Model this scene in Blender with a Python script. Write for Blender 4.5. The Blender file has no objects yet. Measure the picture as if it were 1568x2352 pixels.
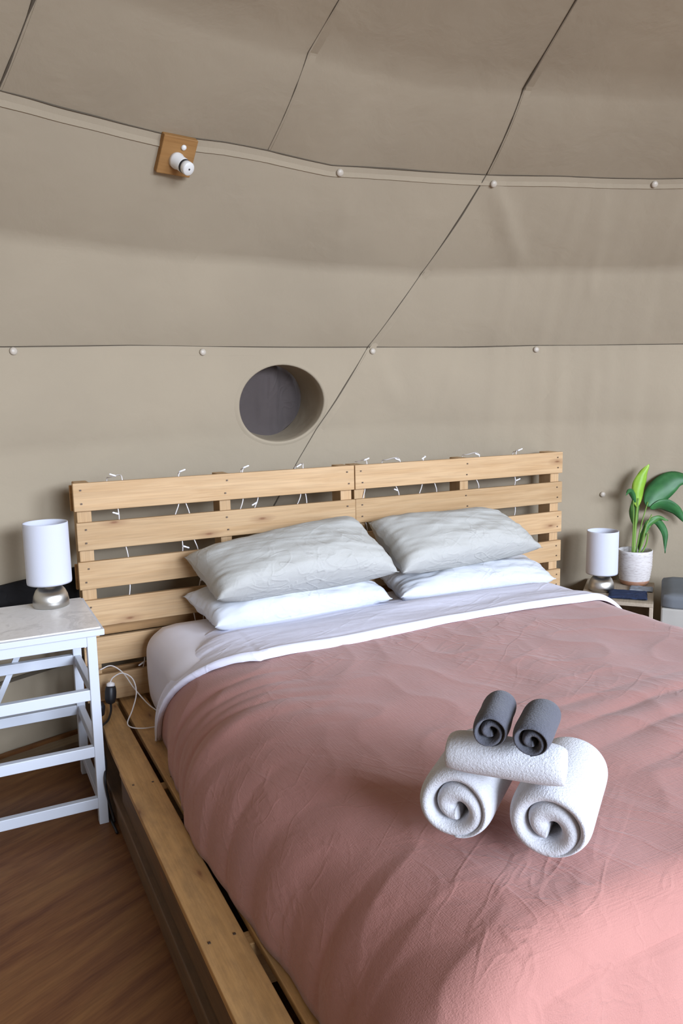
import bpy, bmesh, math, random
from mathutils import Vector, Matrix, noise
PI = math.pi
rnd = random.Random(7)
scene = bpy.context.scene
C = scene.collection

# ------------------------------------------------------------------ camera, world, light, exposure
def make_camera():
    f, yaw, pit, roll = 1796.77, 0.458392, -0.150947, 0.0198326
    fw = Vector((math.cos(pit)*math.sin(yaw), math.cos(pit)*math.cos(yaw), math.sin(pit)))
    r = Vector((math.cos(yaw), -math.sin(yaw), 0)); d = fw.cross(r)
    c, s = math.cos(roll), math.sin(roll)
    X = c*r + s*d; Y = -(-s*r + c*d); Z = -fw
    cam = bpy.data.cameras.new('camera'); o = bpy.data.objects.new('camera', cam); C.objects.link(o)
    o.matrix_world = Matrix(((X.x, Y.x, Z.x, -0.374229), (X.y, Y.y, Z.y, -2.95544), (X.z, Y.z, Z.z, 1.39852), (0, 0, 0, 1)))
    cam.sensor_fit = 'VERTICAL'; cam.sensor_height = 36; cam.lens = f*36/2352
    cam.clip_start = .02
    scene.camera = o
make_camera()
W = bpy.data.worlds.new('world'); scene.world = W; W.use_nodes = True
bg = W.node_tree.nodes['Background']; bg.inputs[0].default_value = (.80, .90, 1.06, 1); bg.inputs[1].default_value = 2.1
def area(name, loc, target, sx, sy, power, col):
    l = bpy.data.lights.new(name, 'AREA'); l.shape = 'RECTANGLE'; l.size = sx; l.size_y = sy; l.energy = power; l.color = col
    o = bpy.data.objects.new(name, l); C.objects.link(o); o.location = loc
    o.rotation_euler = (Vector(target)-Vector(loc)).to_track_quat('-Z', 'Y').to_euler()
    return o
AX, AY = 1.05, -3.3                                   # tent axis
area('doorway_daylight', (1.3, -8.8, 2.9), (1.0, -1.0, .80), 3.2, 2.2, 780, (.80, .90, 1.08))
area('added_high_daylight', (4.4, -7.1, 3.2), (.95, -1.1, .5), 2.6, 1.9, 450, (.80, .90, 1.08))  # added area light, high outside on the right, to brighten the bed top
scene.view_settings.view_transform = 'Standard'; scene.view_settings.look = 'None'
scene.view_settings.exposure = 0.0; scene.view_settings.gamma = 1; scene.view_settings.use_curve_mapping = False

# ------------------------------------------------------------------ helpers
def tag(o, label=None, cat=None, group=None, kind=None):
    for k, v in (('label', label), ('category', cat), ('group', group), ('kind', kind)):
        if v: o[k] = v
    return o
def empty(name, loc, label=None, cat=None, group=None, kind=None, rz=0):
    o = bpy.data.objects.new(name, None); C.objects.link(o); o.location = loc; o.rotation_euler.z = rz
    o.empty_display_size = .05
    return tag(o, label, cat, group, kind)
def obj(name, verts, faces, m, parent=None, loc=(0, 0, 0), smooth=False, rot=None, bevel=0):
    me = bpy.data.meshes.new(name); me.from_pydata([tuple(v) for v in verts], [], faces)
    me.validate(); me.update()
    bm = bmesh.new(); bm.from_mesh(me)
    if bevel: bmesh.ops.bevel(bm, geom=bm.edges[:], offset=bevel, segments=2, affect='EDGES', profile=.5)
    bmesh.ops.recalc_face_normals(bm, faces=bm.faces); bm.to_mesh(me); bm.free()
    me.materials.append(m)
    if smooth: me.polygons.foreach_set('use_smooth', [True]*len(me.polygons))
    o = bpy.data.objects.new(name, me); C.objects.link(o); o.parent = parent; o.location = loc
    if rot: o.rotation_euler = rot
    return o
CF = [(0, 3, 2, 1), (4, 5, 6, 7), (0, 1, 5, 4), (1, 2, 6, 5), (2, 3, 7, 6), (3, 0, 4, 7)]
def cube(sx, sy, sz):
    a, b, c = sx/2, sy/2, sz/2
    return [(-a, -b, -c), (a, -b, -c), (a, b, -c), (-a, b, -c), (-a, -b, c), (a, -b, c), (a, b, c), (-a, b, c)]
def box(name, c, s, m, parent=None, bevel=.003, rot=None):
    """box centred at c with size s, origin at its own centre"""
    return obj(name, cube(*s), CF, m, parent, c, rot=rot, bevel=bevel)
def boxes(name, L, m, parent=None):
    V, F = [], []
    for c, s in L:
        n = len(V); V += [tuple(Vector(c)+Vector(v)) for v in cube(*s)]; F += [tuple(i+n for i in f) for f in CF]
    return obj(name, V, F, m, parent)
def lathe_vf(prof, n=40, cap0=False, cap1=False):
    V, F = [], []
    for r, z in prof:
        for k in range(n):
            a = 2*PI*k/n; V.append((r*math.cos(a), r*math.sin(a), z))
    for i in range(len(prof)-1):
        for k in range(n):
            F.append((i*n+k, i*n+(k+1) % n, (i+1)*n+(k+1) % n, (i+1)*n+k))
    if cap0: F.append(tuple(range(n-1, -1, -1)))
    if cap1: F.append(tuple((len(prof)-1)*n+k for k in range(n)))
    return V, F
def lathe(name, prof, m, parent=None, loc=(0, 0, 0), n=40, cap0=True, cap1=True, rot=None):
    V, F = lathe_vf(prof, n, cap0, cap1)
    return obj(name, V, F, m, parent, loc, smooth=True, rot=rot)
def catmull(P, k=8):
    P = [Vector(p) for p in P]; Q = [P[0]*2-P[1]]+P+[P[-1]*2-P[-2]]; out = []
    for i in range(1, len(Q)-2):
        a, b, c, d = Q[i-1:i+3]
        for j in range(k):
            t = j/k; out.append(.5*((2*b)+(c-a)*t+(2*a-5*b+4*c-d)*t*t+(3*b-a-3*c+d)*t**3))
    return out+[P[-1]]
def tube_vf(P, r, n=8):
    V, F = [], []; P = [Vector(p) for p in P]
    up = None
    for i, p in enumerate(P):
        t = (P[min(i+1, len(P)-1)]-P[max(i-1, 0)]).normalized()
        if up is None: up = t.orthogonal().normalized()
        u = (up-t*up.dot(t)).normalized(); up = u; w = t.cross(u)
        rr = r(i/(len(P)-1)) if callable(r) else r
        for k in range(n):
            a = 2*PI*k/n; V.append(p+rr*(math.cos(a)*u+math.sin(a)*w))
    for i in range(len(P)-1):
        for k in range(n): F.append((i*n+k, i*n+(k+1) % n, (i+1)*n+(k+1) % n, (i+1)*n+k))
    F.append(tuple(range(n-1, -1, -1))); F.append(tuple((len(P)-1)*n+k for k in range(n)))
    return V, F
def tube(name, P, r, m, parent=None, n=8, k=8):
    V, F = tube_vf(catmull(P, k) if k else P, r, n)
    return obj(name, V, F, m, parent, smooth=True)
def grid_faces(nu, nv, off=0):
    return [(off+j*nu+i, off+j*nu+i+1, off+(j+1)*nu+i+1, off+(j+1)*nu+i) for j in range(nv-1) for i in range(nu-1)]
def interp(x, T):
    if x <= T[0][0]: return T[0][1]
    for (a, p), (b, q) in zip(T, T[1:]):
        if x <= b: return p+(q-p)*(x-a)/(b-a)
    return T[-1][1]
def sstep(a, b, x):
    t = min(1, max(0, (x-a)/(b-a))); return t*t*(3-2*t)
def nz(x, y, z=0.): return noise.noise(Vector((x, y, z)))

# ------------------------------------------------------------------ materials
def mat(name, col, rough=.6, metal=0, spec=.5):
    m = bpy.data.materials.new(name); m.use_nodes = True
    b = m.node_tree.nodes['Principled BSDF']
    b.inputs['Base Color'].default_value = (*col, 1); b.inputs['Roughness'].default_value = rough
    b.inputs['Metallic'].default_value = metal; b.inputs['Specular IOR Level'].default_value = spec
    return m
class NT:
    def __init__(s, m): s.m = m; s.t = m.node_tree; s.b = s.t.nodes['Principled BSDF']
    def n(s, ty, **kw):
        x = s.t.nodes.new(ty)
        for k, v in kw.items():
            if isinstance(k, str) and hasattr(x, k): setattr(x, k, v)
        return x
    def l(s, a, b): s.t.links.new(a, b)
    def coord(s, scale=(1, 1, 1), rot=(0, 0, 0), rand=False):
        c = s.n('ShaderNodeTexCoord'); mp = s.n('ShaderNodeMapping')
        if any(rot): mp.vector_type = 'TEXTURE'; scale = tuple(1/x for x in scale)   # turn first, then stretch
        mp.inputs['Scale'].default_value = scale; mp.inputs['Rotation'].default_value = rot
        s.l(c.outputs['Object'], mp.inputs[0])
        if rand:
            oi = s.n('ShaderNodeObjectInfo'); mu = s.n('ShaderNodeMath', operation='MULTIPLY'); mu.inputs[1].default_value = 37
            s.l(oi.outputs['Random'], mu.inputs[0]); s.l(mu.outputs[0], mp.inputs['Location'])
        return mp.outputs[0]
    def noise(s, vec, scale, detail=4, rough=.55, dist=0):
        x = s.n('ShaderNodeTexNoise'); x.inputs['Scale'].default_value = scale; x.inputs['Detail'].default_value = detail
        x.inputs['Roughness'].default_value = rough; x.inputs['Distortion'].default_value = dist
        s.l(vec, x.inputs['Vector']); return x.outputs['Fac']
    def ramp(s, fac, stops):
        r = s.n('ShaderNodeValToRGB'); e = r.color_ramp.elements
        while len(e) < len(stops): e.new(.5)
        for el, (p, c) in zip(e, stops): el.position = p; el.color = (*c, 1) if len(c) == 3 else c
        s.l(fac, r.inputs[0]); return r.outputs[0]
    def mix(s, fac, a, b, mode='MIX'):
        x = s.n('ShaderNodeMix', data_type='RGBA', blend_type=mode)
        for v, i in ((fac, 0), (a, 6), (b, 7)):
            if hasattr(v, 'links'): s.l(v, x.inputs[i])
            else: x.inputs[i].default_value = v if i == 0 else (*v, 1)
        return x.outputs[2]
    def bump(s, h, strength=.3, dist=.01, prev=None):
        x = s.n('ShaderNodeBump'); x.inputs['Strength'].default_value = strength; x.inputs['Distance'].default_value = dist
        s.l(h, x.inputs['Height'])
        if prev: s.l(prev, x.inputs['Normal'])
        s.l(x.outputs[0], s.b.inputs['Normal']); return x.outputs[0]
    def base(s, c): s.l(c, s.b.inputs['Base Color'])
def wood(name, light, dark, knot=(.22, .10, .045), rough=.65, knots=True, dirt=0.):
    """boards run along their local X"""
    m = mat(name, light, rough, 0, .3); t = NT(m)
    v = t.coord((1.2, 16, 16), rand=True); g = t.noise(v, 2.2, 5, .6, .6)
    v2 = t.coord((2.5, 90, 90), rand=True); fi = t.noise(v2, 2, 3)
    col = t.ramp(g, [(.33, dark), (.62, light)])
    col = t.mix(.42, col, t.ramp(fi, [(.3, tuple(x*.62 for x in light)), (.7, light)]))
    oi = t.n('ShaderNodeObjectInfo')
    col = t.mix(1., col, t.ramp(oi.outputs['Random'], [(0, (.86, .84, .80)), (1, (1.06, 1.04, 1.02))]), 'MULTIPLY')
    if knots:
        v3 = t.coord((3.4, 11., 11.), rand=True)
        sx = t.n('ShaderNodeSeparateXYZ'); t.l(v3, sx.inputs[0]); ad = t.n('ShaderNodeMath', operation='ADD'); t.l(sx.outputs[1], ad.inputs[0]); t.l(sx.outputs[2], ad.inputs[1])
        cb = t.n('ShaderNodeCombineXYZ'); t.l(sx.outputs[0], cb.inputs[0]); t.l(ad.outputs[0], cb.inputs[1])
        vo = t.n('ShaderNodeTexVoronoi', voronoi_dimensions='2D'); vo.inputs['Scale'].default_value = 1.0; t.l(cb.outputs[0], vo.inputs['Vector'])
        k = t.ramp(vo.outputs['Distance'], [(.02, (.95,)*3), (.07, (.40,)*3), (.22, (0,)*3)])
        sep = t.n('ShaderNodeSeparateColor'); t.l(vo.outputs['Color'], sep.inputs[0])
        gate = t.ramp(sep.outputs[0], [(.62, (0,)*3), (.66, (1,)*3)])
        kk = t.mix(1., k, gate, 'MULTIPLY')
        col = t.mix(kk, col, knot)
    if dirt:
        v4 = t.coord((3, 9, 9), rand=True); d = t.noise(v4, 3, 5, .7)
        col = t.mix(t.ramp(d, [(.42, (0,)*3), (.7, (dirt,)*3)]), col, (.10, .07, .045))
    t.base(col); t.bump(g, .15, .004)
    return m
def cloth(name, col, weave=900, crease=0., cscale=7, rough=.9, var=.08, slub=None):
    m = mat(name, col, rough, 0, .15); t = NT(m)
    v = t.coord()
    lo = t.noise(v, 5, 3)
    c = t.ramp(lo, [(.3, tuple(x*(1-var) for x in col)), (.7, tuple(min(1, x*(1+var)) for x in col))])
    t.base(c)
    w = t.noise(v, weave, 2); pn = t.bump(w, .25, .0012)
    if slub:
        a = t.noise(t.coord((18, 420, 420)), 1, 2); b = t.noise(t.coord((420, 18, 420)), 1, 2)
        mx = t.n('ShaderNodeMath', operation='ADD'); t.l(a, mx.inputs[0]); t.l(b, mx.inputs[1])
        pn = t.bump(mx.outputs[0], slub, .0015, pn)
    if crease:
        big = t.noise(v, 2.4, 2); gt = t.ramp(big, [(.40, (0,)*3), (.62, (1,)*3)])
        for sc, rt in (((cscale*.30, cscale*1.1, cscale), .5), ((cscale*1.2, cscale*.34, cscale), .35), ((cscale*.4, cscale*.9, cscale), -.8)):
            n = t.noise(t.coord(sc, (0, 0, rt)), 1, 2, .5, .5)
            r = t.ramp(n, [(.465, (0,)*3), (.5, (1,)*3), (.535, (0,)*3)])
            pn = t.bump(t.mix(1., r, gt, 'MULTIPLY'), crease, .005, pn)
        pn = t.bump(t.noise(v, 14, 4, .6, .4), crease*.5, .012, pn)
    return m
M_pine = wood('pine_pale', (.58, .395, .22), (.46, .28, .13))
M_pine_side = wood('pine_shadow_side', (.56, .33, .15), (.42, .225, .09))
M_deck = wood('pine_aged', (.62, .375, .16), (.50, .285, .105), dirt=.35)
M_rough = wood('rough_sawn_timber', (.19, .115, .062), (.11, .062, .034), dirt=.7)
M_nail = mat('nail_steel', (.10, .07, .05), .5, .6)
M_white_paint = mat('white_paint', (.62, .66, .73), .38)
M_mattress = cloth('fitted_sheet_cotton', (.79, .77, .83), 700, .12, 5, var=.02)
M_sheet = cloth('white_sheet_cotton', (.82, .83, .97), 800, .22, 6, var=.02)
M_duvet = cloth('terracotta_linen', (.41, .192, .162), 620, .17, 9, var=.05, slub=.5)
M_duvet.node_tree.nodes['Principled BSDF'].inputs['Sheen Weight'].default_value = .26
M_duvet.node_tree.nodes['Principled BSDF'].inputs['Sheen Roughness'].default_value = .5
M_linen = cloth('cream_linen', (.45, .445, .415), 600, .30, 9, var=.03, slub=.3)
M_pwhite = cloth('white_pillowcase', (.60, .62, .66), 800, .25, 9, var=.02)
M_shade = cloth('lamp_shade_fabric', (.62, .64, .72), 900, 0, var=.01)
M_navy = cloth('navy_cotton', (.03, .045, .10), 700, .3, 20)
M_greycloth = cloth('grey_cotton', (.27, .29, .32), 700, .2, 16)
M_black = mat('black_rubber', (.012, .012, .014), .45)
M_blackcloth = cloth('black_groundsheet', (.014, .013, .013), 300, .3, 9, rough=.7)
M_cable = mat('white_cable', (.78, .74, .72), .4)
M_bulb = mat('clear_bulb', (.85, .85, .88), .15)
def terry(name, col):
    m = mat(name, col, .95, 0, .05); t = NT(m); v = t.coord()
    a = t.noise(v, 260, 3, .7); pn = t.bump(a, .6, .004)
    t.bump(t.noise(v, 40, 3), .15, .006, pn)
    t.base(t.ramp(a, [(.3, tuple(x*.90 for x in col)), (.65, col)]))
    t.b.inputs['Sheen Weight'].default_value = .2
    return m
M_terry = terry('white_terry', (.65, .66, .70)); M_terry_grey = terry('charcoal_terry', (.105, .108, .13))
M_steel = mat('brushed_steel', (.52, .50, .46), .30, 1.0); t_ = NT(M_steel)
t_.bump(t_.noise(t_.coord((1, 1, 240)), 4, 2), .10, .001)
tg_ = t_.n('ShaderNodeTangent', direction_type='RADIAL', axis='Z'); t_.l(tg_.outputs[0], t_.b.inputs['Tangent'])
t_.b.inputs['Anisotropic'].default_value = .85; t_.b.inputs['Anisotropic Rotation'].default_value = .0
def canvas():
    m = mat('tent_canvas', (.47, .40, .31), .85, 0, .15); t = NT(m); v = t.coord()
    c = t.ramp(t.noise(v, 1.6, 4), [(.3, (.345, .287, .206)), (.7, (.375, .311, .222))]); t.base(c)
    pn = t.bump(t.noise(v, 500, 2), .15, .001)
    pn = t.bump(t.noise(v, 5, 5, .55, .3), .22, .03, pn)
    return m
M_canvas = canvas()
M_seam_dark = mat('dark_seam_and_shadow', (.10, .08, .055), .9)  # dark brown for the lower seam and for shadow drawn under canvas laps
M_hole = cloth('charcoal_mesh_cloth', (.085, .070, .066), 400, .5, 5)
def plywood():
    m = mat('plywood_floor', (.2, .09, .035), .5, 0, .3); t = NT(m)
    v = t.coord((1, 1, 1), (0, 0, .47)); st = t.coord((1.2, 5.5, 1), (0, 0, .47))
    n1 = t.noise(st, 1.3, 4, .55, 1.6)
    wv = t.n('ShaderNodeTexWave', wave_type='BANDS', bands_direction='Y'); wv.inputs['Scale'].default_value = 1.1
    wv.inputs['Distortion'].default_value = 9; wv.inputs['Detail'].default_value = 3; wv.inputs['Detail Scale'].default_value = .7
    t.l(st, wv.inputs['Vector'])
    c = t.ramp(n1, [(.30, (.095, .030, .009)), (.5, (.18, .072, .022)), (.72, (.27, .132, .040))])
    c = t.mix(.22, c, t.ramp(wv.outputs['Fac'], [(.1, (.09, .028, .012)), (.7, (.25, .11, .038))]))
    fl = t.noise(t.coord((14, 160, 1), (0, 0, .47)), 1, 3); c = t.mix(.3, c, t.ramp(fl, [(.35, (.12, .042, .015)), (.65, (.26, .115, .04))]))
    t.base(c); t.bump(n1, .08, .004)
    return m
M_floor = plywood()

# ------------------------------------------------------------------ tent: floor, canvas walls and roof
V = [(AX+4.0*math.cos(a*PI/32), AY+4.0*math.sin(a*PI/32), z) for z in (0, -.04) for a in range(64)]
o = obj('floor', V, [tuple(range(64)), tuple(range(127, 63, -1))]+[(i, (i+1) % 64, 64+(i+1) % 64, 64+i) for i in range(64)], M_floor)
tag(o, kind='structure')
gv = [(AX+sx*9, AY+sy*9, -.06) for sx, sy in ((-1, -1), (1, -1), (1, 1), (-1, 1))]
M_grass = mat('grass_ground', (.12, .17, .05), .9)
tag(obj('ground', gv+[(x, y, -.16) for x, y, z in gv], CF, M_grass), kind='structure')

PROF = [(0, 3.78), (.4, 3.76), (.85, 3.72), (1.23, 3.66), (1.60, 3.61), (1.93, 3.44), (2.265, 3.14), (2.487, 2.84), (2.9, 1.9), (3.15, 1.0), (3.25, 0.0)]
CREASE = {  # height of each crease line against the angle about the tent axis
 1.23: [(64.7, 1.221), (79, 1.241), (82.5, 1.24), (92.9, 1.233), (110.3, 1.209)],
 1.60: [(59.5, 1.604), (71.2, 1.61), (77.2, 1.605), (84.6, 1.606), (93, 1.603), (102.2, 1.601), (110.2, 1.582)],
 1.93: [(60.8, 1.936), (73.8, 1.936), (81.4, 1.918), (88, 1.922), (94.7, 1.931), (99.3, 1.924), (105.9, 1.925), (110.9, 1.929)],
 2.265: [(63.1, 2.263), (72.3, 2.270), (78.8, 2.267), (86.3, 2.261), (91, 2.247), (95.7, 2.268), (98.9, 2.27), (103.2, 2.257), (106.6, 2.264), (112.9, 2.265)],
 2.487: [(77.4, 2.489), (87, 2.475), (93.2, 2.49), (99.3, 2.489)]}
MER = [(0, 99.5), (1.094, 89.93), (1.256, 88.31), (1.364, 87.16), (1.606, 84.72), (1.77, 83.18), (1.923, 81.63), (2.137, 79.76), (2.265, 78.7), (3.3, 78.7)]
SP = 360/21; TH0 = 78.7
def prof(z): return interp(z, PROF)
HC, HZ, HA, HB = 91.45, 1.356, 3.25, .171          # porthole centre (deg, height), half sizes (deg, m)
def shear(col, zn):
    """the raked seam of the bed side dies out towards the doorway"""
    return (interp(zn, MER)-TH0)*sstep(105, 55, abs(col-88))
def dome(col, zn):
    """column angle at the eaves and nominal height -> angle, height, radius"""
    th = col+shear(col, zn)
    ks = [0, 1.23, 1.60, 1.93, 2.265, 2.487, 3.25]
    off = {k: (interp(th, CREASE[k])-k if k in CREASE and 40 < th < 130 else 0) for k in ks}
    z = zn; r = prof(zn)
    for a, b in zip(ks, ks[1:]):
        if a <= zn <= b:
            t = (zn-a)/(b-a); z = zn+off[a]*(1-t)+off[b]*t
            if zn < 2.9: r -= (.028 if a > 1.2 else .012)*4*t*(1-t)*(.65+.5*nz(th*.11, a*3))
    if zn < 3.2:
        r += .012*nz(th*.13, zn*2.2, 3)+.006*nz(th*.4, zn*3, 9)
        r += .0045*nz(th*1.15, zn*1.1, 5)*sstep(84, 70, th)*sstep(2.4, 2.1, zn)
        for ta, za, tb, zb, am, w in ((77.97, 2.23, 74.0, 1.947, .022, 1.1), (89.4, 2.18, 88.4, 1.95, .006, .5), (68.9, 2.22, 67.5, 1.80, .009, .6), (84.2, 1.57, 82.4, 1.33, .010, .9), (78.0, 1.52, 79.0, 1.22, .006, .5), (66.6, 1.49, 66.4, 1.16, .008, .6), (95.7, 2.27, 95.8, 2.6, .008, .4)):
            lo, hi = min(za, zb), max(za, zb)
            if lo-.05 < zn < hi+.05:
                q = (zn-za)/(zb-za); tt = ta+(tb-ta)*q; d = (th-tt)/w
                if abs(d) < 3: r -= am*math.exp(-d*d*2)*(1 if d < 0 else .6)*sstep(0, .12, (zn-lo+.05))*sstep(0, .12, hi+.05-zn)
    return th, z, r
def dpt(col, zn, inset=0.):
    th, z, r = dome(col, zn); a = math.radians(th); r = r-inset
    return Vector((AX+r*math.cos(a), AY+r*math.sin(a), z))
def hit(th, z, inset=0.):
    """point on the canvas at a true angle and height"""
    zn = z
    for _ in range(6):
        c = th-interp(zn, MER)+TH0; zn += z-dome(c, zn)[1]
    return dpt(th-interp(zn, MER)+TH0, zn, inset)
wall = empty('wall_back', (AX, AY, 0), kind='structure')
ceil = empty('ceiling', (AX, AY, 0), kind='structure')
rear = empty('wall_front', (AX, AY, 0), kind='structure')
T0 = Vector((AX, AY, 0))
BANDS = [(0, 1.60), (1.60, 2.265), (2.265, 3.25)]
win = empty('window_1', hit(HC, HZ), kind='structure')
def panel(k, b):
    z0, z1 = BANDS[b]
    front = -2 <= k <= 3
    nu = 48 if front else 8
    rows = []
    if b == 2 and -11 <= k <= -7: z0 = 2.9            # doorway opened up into the roof to let the added light through
    ks = [z for z in (0, 1.23, 1.60, 1.93, 2.265, 2.487, 2.9, 3.25) if z0 <= z <= z1]
    for a, c in zip(ks, ks[1:]):
        n = max(2, int((c-a)/.022)) if a < 2.487 else 10
        rows += [a+(c-a)*i/n for i in range(n)]
    rows.append(z1)
    V = []; hole = set()
    for j, zn in enumerate(rows):
        for i in range(nu+1):
            col = TH0+(k+i/nu)*SP; p = dpt(col, zn)
            if b == 0 and front:
                th, z, r = dome(col, zn); q = math.hypot((th-HC)/HA, (z-HZ)/HB)
                if q < 1.0: hole.add(len(V))
                elif q < 1.13:
                    a = math.atan2((z-HZ)/HB, (th-HC)/HA); s = 1.0+(q-1.0)*.999
                    p.z = HZ+HB*s*math.sin(a)
            V.append(p-T0)
    F = [f for f in grid_faces(nu+1, len(rows))]
    if hole:
        keep = [f for f in F if not all(v in hole for v in f)]
        for v in {v for f in keep for v in f if v in hole}:      # pull the cut edge onto the round outline
            p = V[v]+T0; th = math.degrees(math.atan2(p.y-AY, p.x-AX)); a = math.atan2((p.z-HZ)/HB, (th-HC)/HA)
            V[v] = hit(HC+HA*math.cos(a), HZ+HB*math.sin(a))-T0
        F = keep
    par = ceil if b == 2 else (wall if front else rear)
    obj('canvas_panel', V, F, M_canvas, par, smooth=True)
for k in range(-11, 10):
    for b in range(3):
        if b < 2 and -11 <= k <= -7: continue              # the open doorway of the tent
        panel(k, b)
def strip(name, pts, nrm, w, h, m, parent, off=0.):
    """flat raised tape following points on the canvas: four verts per point"""
    V, F = [], []
    for i, p in enumerate(pts):
        t = (pts[min(i+1, len(pts)-1)]-pts[max(i-1, 0)]).normalized(); n = (nrm(p)-t*nrm(p).dot(t)).normalized(); s = t.cross(n)
        for a, c in ((-w/2, -.002), (-w/2, h), (w/2, h), (w/2, -.002)): V.append(p+s*(a+off)+n*c-T0)
    for i in range(len(pts)-1):
        for a in range(4): F.append((i*4+a, i*4+(a+1) % 4, i*4+4+(a+1) % 4, i*4+4+a))
    F += [(0, 1, 2, 3), tuple(len(V)-4+a for a in (3, 2, 1, 0))]
    return obj(name, V, F, m, parent)
inw = lambda p: Vector((AX-p.x, AY-p.y, 0)).normalized()*.85+Vector((0, 0, -.3 if p.z > 1.9 else 0))
def seam_ring(zn, par, dark=.0032):
    cols = [TH0+SP*(-2+i*6/216) for i in range(217)]
    P = [dpt(c, zn) for c in cols]
    strip('seam_tape', [dpt(c, zn-.022) for c in cols], inw, .030, .0007, M_canvas, par)
    V, F = tube_vf([p-T0+inw(p)*.001 for p in P], lambda t: dark*(.45+1.1*max(0, .5+nz(t*14, zn*7))), 6)  # dark tube drawn in as the shadow under the lapped canvas edge
    obj('seam_shadow_line', V, F, M_seam_dark, par, smooth=True)
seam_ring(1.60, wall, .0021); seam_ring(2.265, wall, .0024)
def seam_mer(k, z0, z1, par, dark, side=1):
    zs = [z0+(z1-z0)*i/70 for i in range(71)]; col = TH0+k*SP
    P = [dpt(col, z) for z in zs]
    strip('seam_tape', [dpt(col-.42*side, z) for z in zs], inw, .026, .0008, M_canvas, par)
    V, F = tube_vf([p-T0+inw(p)*.001 for p in P], lambda t: dark*(.5+1.5*max(0, nz(t*9, k*3.1, 2)+.15)), 6)  # lap shadow of the upright seam, modelled as a dark tube
    obj('seam_shadow_line', V, F, M_seam_dark, par, smooth=True)
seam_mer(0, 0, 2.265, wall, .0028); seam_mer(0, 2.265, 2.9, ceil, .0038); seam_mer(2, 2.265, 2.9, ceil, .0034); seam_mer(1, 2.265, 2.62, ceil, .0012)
for th, z in ((90.36, 2.228), (78.01, 2.237), (65.18, 2.246), (109.53, 1.568), (97.34, 1.578), (84.42, 1.587), (71.11, 1.59), (64.83, .851)):
    p = hit(th, z); n = inw(p).normalized()
    Vv, Ff = lathe_vf([(.013, 0), (.0145, .004), (.013, .009), (.008, .012), (.001, .0125)], 16, True, True)
    R3 = n.to_track_quat('Z', 'Y').to_matrix()
    obj('button', [R3 @ Vector(v) for v in Vv], Ff, mat('button_beige', (.50, .44, .36), .4) if 'button_beige' not in bpy.data.materials else bpy.data.materials['button_beige'], wall, p-T0, smooth=True)
# porthole sleeve and its dark cloth
hc = Vector(win.location)
def hpt(a, s): return hit(HC+HA*s*math.cos(a), HZ+HB*s*math.sin(a))
N = 72; V = []
back = Vector((0, 1, 0))*.135
loops = [(1.14, .002), (1.06, -.003), (1.01, -.004), (.995, .000), (.985, .03), (.965, .08), (.94, .135)]
for s, d in loops:
    for k in range(N):
        q_ = hpt(2*PI*k/N, s)-hc; V.append(q_+Vector((0, d*(1+3.6*max(0, q_.x)), d*.10)))
F = [(i*N+k, i*N+(k+1) % N, (i+1)*N+(k+1) % N, (i+1)*N+k) for i in range(len(loops)-1) for k in range(N)]
obj('window_sleeve', V, F, M_canvas, win, smooth=True)
V = [hpt(0, 0)+back-hc+Vector((0, .03, .0135))]
for j in range(1, 15):
    for k in range(N):
        s = j/14; p = hpt(2*PI*k/N, s*1.02)+back-hc+Vector((0, 0, .0135))
        p.y += (.5*max(0, p.x+hc.x-hc.x)+.016*nz(p.x*16+p.z*3, p.z*2.2, 4)+.01*nz(p.x*34, p.z*3, 8)+.03*(1-s*s))
        V.append(p)
F = [(0, 1+k, 1+(k+1) % N) for k in range(N)]+[(1+j*N+k, 1+j*N+(k+1) % N, 1+(j+1)*N+(k+1) % N, 1+(j+1)*N+k) for j in range(13) for k in range(N)]
obj('window_cloth', V, F, M_hole, win, smooth=True)
# dark groundsheet strip and lower seam along the left of the wall, batten on the floor
def wall_strip(name, th0, th1, z0, z1, inset, m, n=60, thick=.012):
    V = []; n2 = 8
    for s in (0, 1):
        for j in range(n2+1):
            for i in range(n+1):
                th = th0+(th1-th0)*i/n; z = z0(th)+(z1(th)-z0(th))*j/n2
                r = prof(z)-inset-s*thick+.008*nz(th*.5, z*6, 1); a = math.radians(th)
                V.append((AX+r*math.cos(a), AY+r*math.sin(a), z))
    m1 = (n+1)*(n2+1); F = grid_faces(n+1, n2+1)+grid_faces(n+1, n2+1, m1)
    for i in range(n): F += [(i, i+1, m1+i+1, m1+i), (m1-n-1+i, m1-n+i, 2*m1-n+i, 2*m1-n-1+i)]
    for j in range(n2): F += [(j*(n+1), (j+1)*(n+1), m1+(j+1)*(n+1), m1+j*(n+1)), (j*(n+1)+n, (j+1)*(n+1)+n, m1+(j+1)*(n+1)+n, m1+j*(n+1)+n)]
    return obj(name, V, F, m, None, smooth=False)
tag(wall_strip('trim_1', 105.3, 128, lambda t: .49, lambda t: .735-.0045*(t-106), .03, M_blackcloth), kind='structure')
tag(wall_strip('trim_2', 97, 128, lambda t: .33-.003*(t-106), lambda t: .345-.003*(t-106), .014, M_seam_dark, thick=.004), kind='structure')
tag(wall_strip('baseboard_back', 58, 130, lambda t: 0, lambda t: .035, .01, M_floor, thick=.02), kind='structure')

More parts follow.
